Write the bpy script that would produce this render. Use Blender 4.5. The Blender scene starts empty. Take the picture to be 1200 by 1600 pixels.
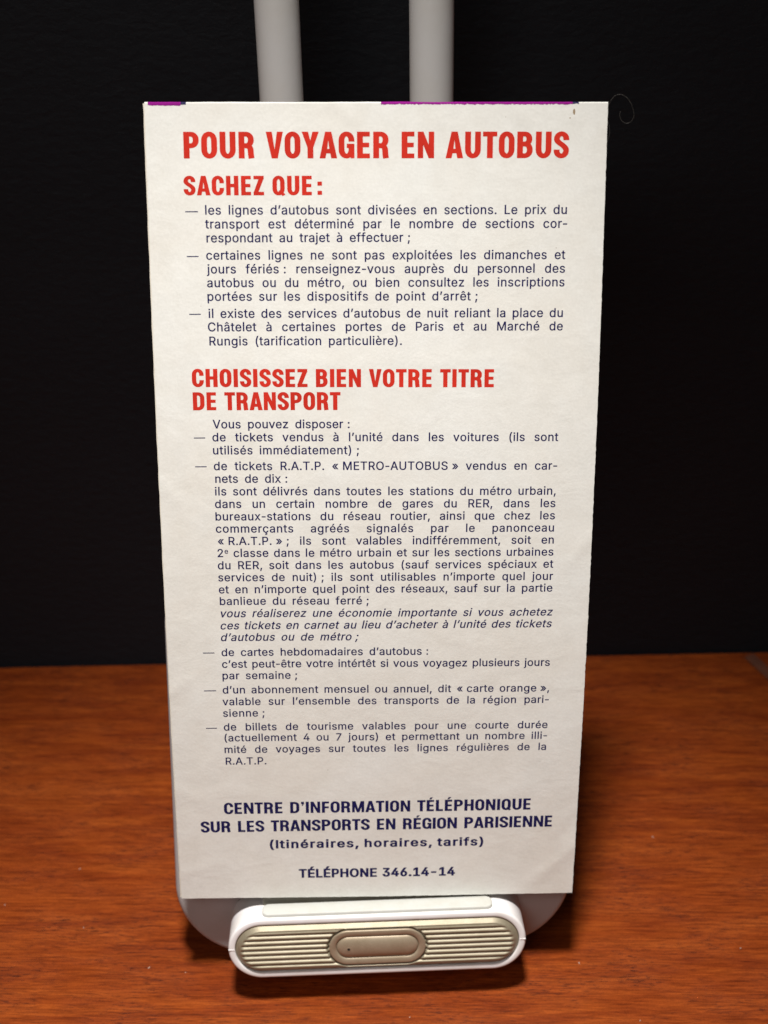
import bpy, bmesh, math, random
from mathutils import Vector, Matrix, noise
from mathutils.geometry import delaunay_2d_cdt

# ------------------------------------------------------------------ camera, world, lamps, exposure
S = bpy.context.scene
COL = S.collection
MM = 0.001
random.seed(7)

cam_data = bpy.data.cameras.new('camera')
cam_data.sensor_fit = 'VERTICAL'
cam_data.sensor_height = 36.0
cam_data.sensor_width = 27.0
cam_data.lens = 52.0
cam_data.clip_start = 0.01
cam_data.clip_end = 20.0
cam_data.dof.use_dof = True
cam_data.dof.focus_distance = 0.360
cam_data.dof.aperture_fstop = 17.0
cam = bpy.data.objects.new('camera', cam_data)
COL.objects.link(cam)
r = Vector((0.99980081, -0.01055703, -0.01693757)).normalized()
b = Vector((0.0, -0.84864951, 0.52895559)).normalized()
up = b.cross(r).normalized()
r = up.cross(b).normalized()
cam.matrix_world = Matrix(((r.x, up.x, b.x, 0.00377655), (r.y, up.y, b.y, -0.28321762),
                           (r.z, up.z, b.z, 0.29813351), (0, 0, 0, 1)))
S.camera = cam

world = bpy.data.worlds.new('World')
S.world = world
world.use_nodes = True
world.node_tree.nodes['Background'].inputs['Color'].default_value = (1.0, 0.93, 0.86, 1)
world.node_tree.nodes['Background'].inputs['Strength'].default_value = 0.008


def aim(o, target):
    o.rotation_euler = (Vector(target) - o.location).to_track_quat('-Z', 'Y').to_euler()


key = bpy.data.lights.new('overhead_lamp', 'SPOT')
key.energy = 59
key.color = (1.0, 0.965, 0.925)
key.shadow_soft_size = 0.055
key.spot_size = math.radians(34.5)
key.spot_blend = 1.0
ko = bpy.data.objects.new('overhead_lamp', key)
COL.objects.link(ko)
ko.location = (-0.025, -0.125, 0.90)
aim(ko, (-0.010, -0.068, -0.03))

fill = bpy.data.lights.new('front_lamp', 'AREA')
fill.shape = 'RECTANGLE'
fill.size = 0.36
fill.size_y = 0.22
fill.energy = 1.0
fill.color = (1.0, 0.95, 0.90)
fo = bpy.data.objects.new('front_lamp', fill)
COL.objects.link(fo)
fo.location = (-0.16, -0.46, 0.52)
aim(fo, (0, 0.02, 0.08))

S.view_settings.view_transform = 'Standard'
S.view_settings.look = 'None'
S.view_settings.exposure = 0.0
S.view_settings.gamma = 1.0
S.view_settings.use_curve_mapping = False
S.render.engine = 'CYCLES'
S.cycles.use_denoising = True
S.cycles.max_bounces = 8


# ------------------------------------------------------------------ helpers
def link(name, me, mat=None, parent=None, smooth=False):
    o = bpy.data.objects.new(name, me)
    COL.objects.link(o)
    if mat is not None:
        me.materials.append(mat)
    if parent is not None:
        o.parent = parent
    if smooth:
        for p in me.polygons:
            p.use_smooth = True
    return o


def tag(o, label=None, cat=None, group=None, kind=None):
    for k, v in (('label', label), ('category', cat), ('group', group), ('kind', kind)):
        if v:
            o[k] = v
    return o


def mesh(name, verts, faces):
    me = bpy.data.meshes.new(name)
    me.from_pydata(verts, [], faces)
    me.validate()
    me.update()
    return me


def sharp(me, deg=35):
    """smooth shading that keeps hard edges hard"""
    for p in me.polygons:
        p.use_smooth = True
    bm = bmesh.new()
    bm.from_mesh(me)
    for e in bm.edges:
        if len(e.link_faces) == 2 and e.calc_face_angle(0) > math.radians(deg):
            e.smooth = False
    bm.to_mesh(me)
    bm.free()


def stadium(hw, rad, n=28):
    """outline of a capsule or rounded box in (x, z), counter-clockwise: returns f(inset)"""
    def f(inset, hh=None):
        R = rad - inset
        cx = hw - rad
        cz = (hh - rad) if hh else 0.0
        pts = []
        for sx, sz, a0 in ((1, -1, -90), (1, 1, 0), (-1, 1, 90), (-1, -1, 180)):
            for i in range(n + 1):
                a = math.radians(a0 + 90.0 * i / n)
                pts.append((sx * cx + R * math.cos(a), sz * cz + R * math.sin(a)))
        return pts
    return f


def loft(name, rings, cap0=True, cap1=True):
    """rings: list of equal-length vertex loops"""
    verts, faces = [], []
    n = len(rings[0])
    for rg in rings:
        verts += rg
    for k in range(len(rings) - 1):
        for i in range(n):
            j = (i + 1) % n
            faces.append((k * n + i, k * n + j, (k + 1) * n + j, (k + 1) * n + i))
    if cap0:
        faces.append(tuple(reversed(range(n))))
    if cap1:
        faces.append(tuple((len(rings) - 1) * n + i for i in range(n)))
    me = mesh(name, verts, faces)
    bm = bmesh.new()
    bm.from_mesh(me)
    bmesh.ops.remove_doubles(bm, verts=bm.verts, dist=1e-7)
    bmesh.ops.recalc_face_normals(bm, faces=bm.faces)
    bm.to_mesh(me)
    bm.free()
    return me


def tube(name, path, rad, n=8, caps=True):
    rings = []
    for i, p in enumerate(path):
        p = Vector(p)
        t = (Vector(path[min(i + 1, len(path) - 1)]) - Vector(path[max(i - 1, 0)])).normalized()
        a = t.cross(Vector((0.31, 0.2, 0.93))).normalized()
        c = t.cross(a)
        rr = rad[i] if isinstance(rad, (list, tuple)) else rad
        rings.append([tuple(p + rr * (math.cos(2 * math.pi * k / n) * a + math.sin(2 * math.pi * k / n) * c))
                      for k in range(n)])
    return loft(name, rings, caps, caps)


class Nodes:
    def __init__(self, name):
        self.m = bpy.data.materials.new(name)
        self.m.use_nodes = True
        self.t = self.m.node_tree
        self.p = self.t.nodes['Principled BSDF']

    def new(self, typ, **kw):
        n = self.t.nodes.new(typ)
        for k, v in kw.items():
            setattr(n, k, v)
        return n

    def wire(self, a, b):
        self.t.links.new(a, b)

    def set(self, **kw):
        for k, v in kw.items():
            self.p.inputs[k.replace('_', ' ')].default_value = v

    def coords(self, scale, rot=(0, 0, 0), loc=(0, 0, 0)):
        tc = self.new('ShaderNodeTexCoord')
        mp = self.new('ShaderNodeMapping')
        mp.inputs['Scale'].default_value = scale
        mp.inputs['Rotation'].default_value = rot
        mp.inputs['Location'].default_value = loc
        self.wire(tc.outputs['Object'], mp.inputs['Vector'])
        return mp.outputs['Vector']

    def noise(self, vec, scale=1.0, detail=4.0, rough=0.55, distort=0.0):
        n = self.new('ShaderNodeTexNoise')
        n.inputs['Scale'].default_value = scale
        n.inputs['Detail'].default_value = detail
        n.inputs['Roughness'].default_value = rough
        n.inputs['Distortion'].default_value = distort
        self.wire(vec, n.inputs['Vector'])
        return n.outputs['Fac']

    def ramp(self, fac, stops, interp='LINEAR'):
        n = self.new('ShaderNodeValToRGB')
        n.color_ramp.interpolation = interp
        e = n.color_ramp.elements
        while len(e) < len(stops):
            e.new(0.5)
        for el, (pos, c) in zip(e, stops):
            el.position = pos
            el.color = (c if len(c) == 4 else (*c, 1)) if not isinstance(c, (int, float)) else (c, c, c, 1)
        self.wire(fac, n.inputs['Fac'])
        return n.outputs['Color']

    def mix(self, fac, a, b, mode='MIX'):
        n = self.new('ShaderNodeMix', data_type='RGBA', blend_type=mode)
        if isinstance(fac, (int, float)):
            n.inputs[0].default_value = fac
        else:
            self.wire(fac, n.inputs[0])
        for sock, v in ((n.inputs[6], a), (n.inputs[7], b)):
            if isinstance(v, tuple):
                sock.default_value = (*v, 1)
            else:
                self.wire(v, sock)
        return n.outputs[2]

    def math(self, op, a, b=0.0):
        n = self.new('ShaderNodeMath', operation=op)
        for sock, v in ((n.inputs[0], a), (n.inputs[1], b)):
            if isinstance(v, (int, float)):
                sock.default_value = v
            else:
                self.wire(v, sock)
        return n.outputs[0]

    def bump(self, height, strength=0.3, dist=0.001, prev=None):
        n = self.new('ShaderNodeBump')
        n.inputs['Strength'].default_value = strength
        n.inputs['Distance'].default_value = dist
        self.wire(height, n.inputs['Height'])
        if prev is not None:
            self.wire(prev, n.inputs['Normal'])
        return n.outputs['Normal']

    def base(self, c):
        self.wire(c, self.p.inputs['Base Color'])

    def normal(self, nrm):
        self.wire(nrm, self.p.inputs['Normal'])


# ------------------------------------------------------------------ materials
def wood_material():
    N = Nodes('reddish_wood')
    # lengthwise figure along x, in millimetres
    v = N.coords((1000, 1000, 1000), rot=(0, 0, math.radians(2.0)))
    mpw = N.new('ShaderNodeMapping')
    mpw.inputs['Scale'].default_value = (0.022, 0.17, 0.17)
    N.wire(v, mpw.inputs['Vector'])
    broad = N.noise(mpw.outputs[0], 1.0, 5.0, 0.55, 0.9)
    mp2 = N.new('ShaderNodeMapping')
    mp2.inputs['Scale'].default_value = (0.11, 1.8, 1.8)
    N.wire(v, mp2.inputs['Vector'])
    streak = N.noise(mp2.outputs[0], 1.0, 5.0, 0.62, 0.6)
    # short dark pores, slightly slanted
    mp3 = N.new('ShaderNodeMapping')
    mp3.inputs['Scale'].default_value = (0.32, 2.8, 2.8)
    mp3.inputs['Rotation'].default_value = (0, 0, math.radians(9))
    N.wire(v, mp3.inputs['Vector'])
    pore = N.noise(mp3.outputs[0], 1.0, 3.0, 0.6, 0.35)
    mp5 = N.new('ShaderNodeMapping')
    mp5.inputs['Scale'].default_value = (0.05, 0.10, 0.10)
    N.wire(v, mp5.inputs['Vector'])
    patch = N.noise(mp5.outputs[0], 1.0, 3.0, 0.5, 0.3)
    c1 = N.ramp(broad, [(0.30, (0.145, 0.0225, 0.0040)), (0.50, (0.196, 0.0350, 0.0055)), (0.70, (0.248, 0.0500, 0.0076))])
    c2 = N.ramp(streak, [(0.30, (0.50, 0.44, 0.44)), (0.50, (0.97, 0.97, 0.97)), (0.70, (1.36, 1.48, 1.48))])
    col = N.mix(1.0, c1, c2, 'MULTIPLY')
    pm = N.ramp(pore, [(0.37, 1.0), (0.455, 0.0)])
    amount = N.ramp(patch, [(0.36, 0.15), (0.66, 0.85)])
    pf = N.math('MULTIPLY', pm, amount)
    col = N.mix(pf, col, (0.026, 0.0042, 0.0018))
    # fine random mottle of paler and darker specks in the wood tone
    fine = N.noise(v, 2.2, 2.0, 0.6)
    col = N.mix(1.0, col, N.ramp(fine, [(0.25, (0.86, 0.86, 0.86)), (0.75, (1.13, 1.13, 1.13))]), 'MULTIPLY')
    N.base(col)
    rough = N.ramp(patch, [(0.3, 0.36), (0.7, 0.52)])
    N.wire(rough, N.p.inputs['Roughness'])
    h = N.math('SUBTRACT', N.math('MULTIPLY', streak, 0.25), N.math('MULTIPLY', pf, 0.5))
    nb = N.bump(h, 0.35, 0.00012)
    nb = N.bump(fine, 0.10, 0.00006, nb)
    N.normal(nb)
    N.set(Specular_IOR_Level=0.16)
    return N.m


def wall_material():
    N = Nodes('black_wall_paint')
    v = N.coords((1000, 1000, 1000))
    mp = N.new('ShaderNodeMapping')
    mp.inputs['Scale'].default_value = (0.22, 0.22, 0.42)
    mp.inputs['Rotation'].default_value = (0, math.radians(-18), 0)
    N.wire(v, mp.inputs['Vector'])
    n1 = N.noise(mp.outputs[0], 1.0, 5.0, 0.6, 0.4)
    n2 = N.noise(v, 0.02, 2.0, 0.5)
    N.base(N.mix(n2, (0.0074, 0.0092, 0.0128), (0.0106, 0.0128, 0.0172)))
    N.normal(N.bump(n1, 0.5, 0.0007))
    N.set(Roughness=0.62, Specular_IOR_Level=0.25)
    return N.m


def paper_material(name, c0, c1):
    N = Nodes(name)
    v = N.coords((1000, 1000, 1000))
    big = N.noise(v, 0.035, 4.0, 0.6, 0.5)
    mid = N.noise(v, 0.16, 4.0, 0.6, 0.2)
    fib = N.noise(v, 1.6, 3.0, 0.65)
    mp = N.new('ShaderNodeMapping')
    mp.inputs['Scale'].default_value = (0.09, 0.12, 0.12)
    mp.inputs['Rotation'].default_value = (0, math.radians(24), 0)
    N.wire(v, mp.inputs['Vector'])
    crease = N.noise(mp.outputs[0], 1.0, 3.0, 0.5, 0.7)
    col = N.mix(N.ramp(big, [(0.35, 0.0), (0.68, 1.0)]), c0, c1)
    col = N.mix(1.0, col, N.ramp(mid, [(0.25, (0.955, 0.950, 0.940)), (0.7, (1.02, 1.02, 1.02))]), 'MULTIPLY')
    col = N.mix(1.0, col, N.ramp(fib, [(0.28, (0.955, 0.955, 0.95)), (0.72, (1.03, 1.03, 1.03))]), 'MULTIPLY')
    # sparse grey-brown flecks in the stock
    vo = N.new('ShaderNodeTexVoronoi')
    vo.inputs['Scale'].default_value = 0.11
    vo.inputs['Randomness'].default_value = 1.0
    N.wire(v, vo.inputs['Vector'])
    fleck = N.ramp(vo.outputs['Distance'], [(0.012, 0.55), (0.022, 0.0)])
    col = N.mix(fleck, col, (0.30, 0.25, 0.20))
    N.base(col)
    nb = N.bump(crease, 0.20, 0.0006)
    nb = N.bump(mid, 0.26, 0.00025, nb)
    nb = N.bump(fib, 0.40, 0.00006, nb)
    N.normal(nb)
    N.set(Roughness=0.72, Specular_IOR_Level=0.22)
    return N.m


def ink_material(name, c, spread=0.12):
    N = Nodes(name)
    v = N.coords((1000, 1000, 1000))
    n1 = N.noise(v, 3.0, 3.0, 0.6)
    n2 = N.noise(v, 0.12, 2.0, 0.5)
    lo = tuple(x * (1 - spread) for x in c)
    hi = tuple(min(1, x * (1 + spread) + 0.004) for x in c)
    N.base(N.mix(1.0, N.mix(n1, lo, hi), N.ramp(n2, [(0.3, 0.9), (0.7, 1.08)]), 'MULTIPLY'))
    N.normal(N.bump(n1, 0.3, 0.00004))
    N.set(Roughness=0.7, Specular_IOR_Level=0.12)
    return N.m


def plastic_material(name, c, rough=0.35, grime=0.06, sss=0.0, scale=0.12, spec=0.45):
    N = Nodes(name)
    v = N.coords((1000, 1000, 1000))
    n1 = N.noise(v, scale, 4.0, 0.6)
    n2 = N.noise(v, 5.0, 2.0, 0.6)
    dirty = tuple(x * f for x, f in zip(c, (1 - grime, 1 - grime * 1.25, 1 - grime * 1.8)))
    N.base(N.mix(N.ramp(n1, [(0.42, 0.0), (0.72, 1.0)]), c, dirty))
    N.wire(N.ramp(n1, [(0.3, rough * 0.85), (0.7, rough * 1.25)]), N.p.inputs['Roughness'])
    N.normal(N.bump(n2, 0.12, 0.00003))
    N.set(Specular_IOR_Level=spec)
    return N.m


def gold_material(name, c, rough, grain, metal):
    N = Nodes(name)
    v = N.coords((1000, 1000, 1000))
    n1 = N.noise(v, grain, 2.0, 0.7)
    n2 = N.noise(v, 0.25, 3.0, 0.6)
    col = N.mix(N.ramp(n2, [(0.35, 0.0), (0.7, 1.0)]), c, tuple(x * f for x, f in zip(c, (0.86, 0.84, 0.80))))
    col = N.mix(1.0, col, N.ramp(n1, [(0.25, 0.88), (0.75, 1.12)]), 'MULTIPLY')
    N.base(col)
    N.normal(N.bump(n1, 0.35, 0.00004))
    N.set(Metallic=metal, Roughness=rough)
    return N.m


M_WOOD = wood_material()
M_WALL = wall_material()
M_PAPER = paper_material('cream_paper', (0.765, 0.770, 0.738), (0.748, 0.735, 0.685))
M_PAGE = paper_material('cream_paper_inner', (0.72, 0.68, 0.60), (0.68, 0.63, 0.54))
M_RED = ink_material('red_ink', (0.56, 0.026, 0.013))
M_NAVY = ink_material('navy_ink', (0.0085, 0.008, 0.075))
M_MAGENTA = ink_material('magenta_ink', (0.24, 0.003, 0.20), 0.25)
M_COVER_NAVY = ink_material('cover_navy_ink', (0.022, 0.020, 0.075))
M_STAIN = ink_material('brown_stain', (0.33, 0.25, 0.16), 0.25)
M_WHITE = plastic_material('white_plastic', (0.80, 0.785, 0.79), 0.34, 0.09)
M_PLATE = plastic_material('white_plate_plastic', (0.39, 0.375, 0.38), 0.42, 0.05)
M_PAD = plastic_material('pale_rubber', (0.50, 0.505, 0.475), 0.62, 0.07, scale=0.2, spec=0.3)
M_DARK_STEP = plastic_material('dark_olive_step', (0.17, 0.16, 0.13), 0.7, 0.1)
M_POST = plastic_material('off_white_plastic', (0.90, 0.90, 0.885), 0.5, 0.06, scale=0.05, spec=0.3)
M_GOLD = gold_material('champagne_gold', (0.330, 0.290, 0.208), 0.45, 3.0, 0.38)
M_BUTTON = gold_material('champagne_button', (0.385, 0.315, 0.225), 0.47, 4.5, 0.38)
M_HOLE = plastic_material('dark_hole', (0.008, 0.007, 0.006), 0.6, 0.0)
M_DUST = plastic_material('dust', (0.45, 0.36, 0.30), 0.9, 0.1)
M_HAIR = plastic_material('grey_fibre', (0.075, 0.068, 0.060), 0.5, 0.1)
M_CLEAR = Nodes('clear_plastic')
M_CLEAR.set(Base_Color=(0.13, 0.085, 0.065, 1), Roughness=0.55, IOR=1.45, Alpha=0.22, Specular_IOR_Level=0.3)
M_CLEAR = M_CLEAR.m

# ------------------------------------------------------------------ setting: desk and wall
ZD = -0.0285
WALL_Y = 0.1415


def grid_sheet(name, fn, nu, nv):
    verts = [fn(i / nu, j / nv) for j in range(nv + 1) for i in range(nu + 1)]
    faces = [(j * (nu + 1) + i, j * (nu + 1) + i + 1, (j + 1) * (nu + 1) + i + 1, (j + 1) * (nu + 1) + i)
             for j in range(nv) for i in range(nu)]
    return mesh(name, verts, faces)


def solid_box(name, x0, x1, y0, y1, z0, z1, bev=0.001):
    bm = bmesh.new()
    bmesh.ops.create_cube(bm, size=1)
    for v in bm.verts:
        v.co = Vector(((x0 + x1) / 2 + v.co.x * (x1 - x0), (y0 + y1) / 2 + v.co.y * (y1 - y0),
                       (z0 + z1) / 2 + v.co.z * (z1 - z0)))
    if bev:
        bmesh.ops.bevel(bm, geom=bm.edges[:], offset=bev, segments=3, affect='EDGES', profile=0.5)
    me = bpy.data.meshes.new(name)
    bm.to_mesh(me)
    bm.free()
    return me


desk = link('desk_top', solid_box('desk_top', -0.62, 0.62, -0.34, WALL_Y - 0.0006, ZD - 0.024, ZD, 0.0012), M_WOOD)
tag(desk, kind='structure')
wall = link('wall', solid_box('wall', -0.9, 0.9, WALL_Y, WALL_Y + 0.02, ZD - 0.25, 0.75, 0), M_WALL)
tag(wall, kind='structure')

# ------------------------------------------------------------------ white posts behind the leaflet
def post(x, y, lab):
    root = bpy.data.objects.new('white_post', None)
    COL.objects.link(root)
    root.location = (x, y, ZD)
    tag(root, lab, 'post', 'white posts behind the leaflet')
    n, R = 48, 5.75 * MM
    prof = [(R - .0004, .004), (R, .0044), (R, .16), (R, .3), (R, .43), (R - .0008, .4308)]
    rings = [[(q * math.cos(2 * math.pi * k / n), q * math.sin(2 * math.pi * k / n), z) for k in range(n)] for q, z in prof]
    me = loft('tube', rings)
    sharp(me, 50)
    link('tube', me, M_POST, root)
    rings = [[(q * math.cos(2 * math.pi * k / n), q * math.sin(2 * math.pi * k / n), z) for k in range(n)]
             for q, z in [(.0135, 0), (.0140, .0006), (.0140, .0030), (.0132, .0040)]]
    me = loft('foot', rings)
    sharp(me, 50)
    link('foot', me, M_POST, root)


post(-0.0210, 0.105, 'white round post rising behind the plain left half of the leaflet top')
post(0.0185, 0.105, 'white round post rising behind the magenta edged right half of the leaflet top')

# ------------------------------------------------------------------ the stand
psi, lean = math.radians(1.4), math.radians(14.0)
hb = Vector((-math.sin(psi), math.cos(psi), 0))
sx = Vector((math.cos(psi), math.sin(psi), 0))
sz = Vector((0, 0, 1)) * math.cos(lean) + hb * math.sin(lean)
sy = sz.cross(sx)
stand = bpy.data.objects.new('leaflet_stand', None)
COL.objects.link(stand)
stand.matrix_world = Matrix(((sx.x, sy.x, sz.x, 0), (sx.y, sy.y, sz.y, 0), (sx.z, sy.z, sz.z, 0), (0, 0, 0, 1)))
tag(stand, 'white plastic stand with rounded back plate and gold ribbed front ledge under the leaflet', 'stand')


def ring(pts, y, cx=0.0, cz=0.0):
    return [((x + cx) * MM, y * MM, (z + cz) * MM) for x, z in pts]


def bevel_rings(f, hh, y_back, y_front, bev, cx, cz, seg=5):
    """rings of a slab from its back to its front with rounded rims"""
    out = []
    for i in range(seg + 1):
        a = math.pi / 2 * i / seg
        out.append(ring(f(bev * (1 - math.sin(a)), hh), y_back - bev * (1 - math.cos(a)), cx, cz))
    for i in range(seg + 1):
        a = math.pi / 2 * i / seg
        out.append(ring(f(bev * (1 - math.cos(a)), hh), y_front + bev * (1 - math.sin(a)), cx, cz))
    return out


# back plate: 109.6 wide, from -21.4 to 130, corners 22
f = stadium(54.5, 22.0)
hh = (98 + 23.2) / 2
me = loft('back_plate', bevel_rings(f, hh, 14.6, 8.8, 1.6, -0.8, hh - 23.2))
for v in me.vertices:      # the plate narrows a little towards its top
    v.co.x *= 1 - 0.62 * max(0.0, v.co.z - 0.008)
sharp(me, 40)
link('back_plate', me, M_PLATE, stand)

me = solid_box('backrest_pad', -0.028, 0.028, 0.0024, 0.0092, 0.066, 0.084, 0.001)
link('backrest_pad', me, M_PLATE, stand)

# rear foot that carries the plate (its underside is level with the desk)
bm = bmesh.new()
inv = stand.matrix_world.inverted()
prof = [(0.014, -0.004), (0.034, 0.030), (0.048, 0.030), (0.075, 0.0), (0.0, 0.0)]
fv = []
for X in (-0.024, 0.024):
    for (yy, zz) in ((0.0095, ZD), (0.0095, -0.0165), (0.0205, 0.022), (0.034, 0.022), (0.060, ZD + 0.006), (0.060, ZD)):
        fv.append(bm.verts.new(inv @ Vector((X, yy, zz))))
n = 6
bm.faces.new(fv[:n]); bm.faces.new(list(reversed(fv[n:])))
for i in range(n):
    bm.faces.new((fv[i], fv[(i + 1) % n], fv[n + (i + 1) % n], fv[n + i]))
bmesh.ops.recalc_face_normals(bm, faces=bm.faces)
me = bpy.data.meshes.new('rear_foot')
bm.to_mesh(me); bm.free()
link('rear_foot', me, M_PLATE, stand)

# front ledge: capsule, rim at the front, floor behind the grille
CX, CZ, LR, LHW = -0.5, -11.4, 9.1, 39.9
YF = -5.8
f = stadium(LHW, LR, 36)
rings = [ring(f(0.0), 8.7, CX, CZ), ring(f(0.0), 3.0, CX, CZ), ring(f(0.0), YF + 0.75, CX, CZ)]
for i in range(1, 6):
    a = math.pi / 2 * i / 5
    rings.append(ring(f(0.7 * (1 - math.cos(a))), YF + 0.75 - 0.75 * math.sin(a), CX, CZ))
rings += [ring(f(1.15), YF - 0.03, CX, CZ), ring(f(1.62), YF, CX, CZ), ring(f(1.76), YF + 0.08, CX, CZ), ring(f(1.84), YF + 0.28, CX, CZ),
          ring(f(1.86), YF + 1.2, CX, CZ)]
me = loft('ledge', rings)
# hairline mould seam: two tiny ridges across the rim ends
bm = bmesh.new()
bm.from_mesh(me)
for s in (-1, 1):
    mat = Matrix.Translation(((CX + s * (LHW - 0.9)) * MM, (YF + 0.05) * MM, (CZ + 0.1) * MM)) @ Matrix.Diagonal((1.55 * MM, 0.36 * MM, 0.22 * MM, 1))
    bmesh.ops.create_cube(bm, size=1, matrix=mat)
bm.to_mesh(me); bm.free()
sharp(me, 40)
link('ledge', me, M_WHITE, stand)

# rubber pad in the ledge's top
f = stadium(30.8, 1.9, 10)
pad_rings = []
for ins, z in ((0.0, -2.9), (0.0, -1.72), (0.08, -1.5), (0.26, -1.35), (0.55, -1.3)):
    pad_rings.append([((x - 0.2) * MM, (q - 2.35) * MM, z * MM) for x, q in f(ins, 2.65)])
me = loft('pad', pad_rings)
sharp(me, 40)
link('pad', me, M_PAD, stand)

# step behind the pad on which the leaflet's inner pages stand
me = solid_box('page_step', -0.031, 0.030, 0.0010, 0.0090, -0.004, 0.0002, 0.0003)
link('page_step', me, M_DARK_STEP, stand)  # dark tone of the strip below the leaflet is put into the colour

# gold grille: a chamfered pillow with long ribs mitred at the ends
GHW, GR = LHW - 1.9, LR - 1.9
BHW, BR = 12.9, 5.15


def capsule_d(x, z, hw, rad):
    return rad - math.hypot(max(abs(x) - (hw - rad), 0.0), z)


def sstep(a, b, t):
    t = min(1, max(0, (t - a) / (b - a)))
    return t * t * (3 - 2 * t)


def grille_h(x, z):
    d = capsule_d(x, z, GHW, GR)
    h = 1.30 * min(1.0, max(0, d) / 1.35)
    zz = z + 0.10
    rib = abs(math.sin(math.pi * zz / 1.52)) ** 1.4 - 0.5
    h += 0.54 * rib * sstep(1.30, 2.3, d)
    c = -capsule_d(x, z, BHW, BR)
    if c < 0.75:
        h -= 0.8 * (1 - sstep(0.15, 0.75, c))
    return h


rows, cols = 150, 300
verts, faces = [], []
for j in range(rows + 1):
    z = GR * math.sin(math.pi / 2 * (2 * j / rows - 1)) if False else GR * (2 * j / rows - 1) * 0.9995
    xm = GHW - GR + math.sqrt(max(0, GR * GR - z * z))
    for i in range(cols + 1):
        x = xm * (2 * i / cols - 1)
        verts.append(((x + CX) * MM, (YF + 0.55 - grille_h(x, z)) * MM, (z + CZ) * MM))
for j in range(rows):
    for i in range(cols):
        a = j * (cols + 1) + i
        faces.append((a, a + 1, a + cols + 2, a + cols + 1))
me = mesh('grille', verts, faces)
bm = bmesh.new(); bm.from_mesh(me)
edge = [e for e in bm.edges if e.is_boundary]
res = bmesh.ops.extrude_edge_only(bm, edges=edge)
for v in [g for g in res['geom'] if isinstance(g, bmesh.types.BMVert)]:
    v.co.y = (YF + 1.1) * MM
bmesh.ops.recalc_face_normals(bm, faces=bm.faces)
bm.to_mesh(me); bm.free()
sharp(me, 50)
grille = link('grille', me, M_GOLD, stand)

f = stadium(BHW, BR, 24)
g = stadium(BHW, BR, 24)
BY = YF - 0.40
rr = [ring(f(0.0), BY + 0.3, CX, CZ), ring(f(0.0), BY - 0.42, CX, CZ), ring(f(0.12), BY - 0.56, CX, CZ), ring(f(0.3), BY - 0.62, CX, CZ),
      ring(f(1.35), BY - 0.50, CX, CZ), ring(f(1.75), BY - 0.36, CX, CZ), ring(f(1.95), BY - 0.1, CX, CZ), ring(f(2.0), BY + 0.3, CX, CZ)]
me = loft('button_bezel', rr, True, False)
sharp(me, 40)
link('button_bezel', me, M_BUTTON, grille)
f = stadium(BHW - 1.95, BR - 1.95, 24)
rr = []
HB = 1.15
for i in range(10):
    t = i / 9
    a = t * math.pi / 2
    rr.append(ring(f((BR - 1.95) * 0.985 * (1 - math.cos(a))), BY + 0.12 - HB * math.sin(a), CX, CZ))
me = loft('button', rr)
sharp(me, 60)
link('button', me, M_BUTTON, grille)
# pin hole: a dark dot inside a countersunk ring
hx, hz = CX - 7.7, CZ - 0.15
yb = BY + 0.12 - HB
rr = [[((hx + q * math.cos(2 * math.pi * k / 20)) * MM, (yb - o) * MM, (hz + q * math.sin(2 * math.pi * k / 20)) * MM) for k in range(20)]
      for q, o in ((0.62, -0.12), (0.60, 0.02), (0.50, 0.05), (0.40, 0.02))]
me = loft('pinhole_rim', rr, False, False)
sharp(me, 60)
link('pinhole_rim', me, M_BUTTON, grille)
rr = [[((hx + q * math.cos(2 * math.pi * k / 20)) * MM, (yb - o) * MM, (hz + q * math.sin(2 * math.pi * k / 20)) * MM) for k in range(20)]
      for q, o in ((0.40, -0.2), (0.39, 0.022))]
me = loft('pinhole', rr, False, True)
link('pinhole', me, M_HOLE, grille)

# ------------------------------------------------------------------ the leaflet
PW, PL = 105.1, 206.0
LU = Vector((0.99955505, 0.01673852, -0.02468843)).normalized()
LN = Vector((0.02225286, -0.96963467, 0.24354348)).normalized()
LV = LN.cross(LU).normalized()
LU = LV.cross(LN).normalized()
leaflet = bpy.data.objects.new('leaflet', None)
COL.objects.link(leaflet)
leaflet.matrix_world = Matrix(((LU.x, -LN.x, LV.x, 0), (LU.y, -LN.y, LV.y, 0), (LU.z, -LN.z, LV.z, 0), (0, 0, 0, 1)))
tag(leaflet, 'folded cream paper leaflet printed in red and navy French text, leaning on the stand', 'leaflet')


def bow(z, a=5.0):
    return a * math.sin(math.pi * min(1, max(0, z / PL)))


def front_y(x, z):
    """forward bulge and gentle waves of the front panel (mm, negative = towards the viewer)"""
    w = 0.16 * noise.noise(Vector((x * 0.020, z * 0.017, 3.1))) + 0.05 * noise.noise(Vector((x * 0.05, z * 0.045, 9.4)))
    edge = sstep(0, 14, PL - z) * (0.25 + 0.75 * sstep(0, 10, z))
    w2 = 0.30 * sstep(14, 0, z) * (0.5 + 0.5 * math.cos(math.pi * min(1, abs(x) / 52.5)))  # slack lip at the bottom
    return -bow(z) - w * edge - w2 - creases(x, z)


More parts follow.
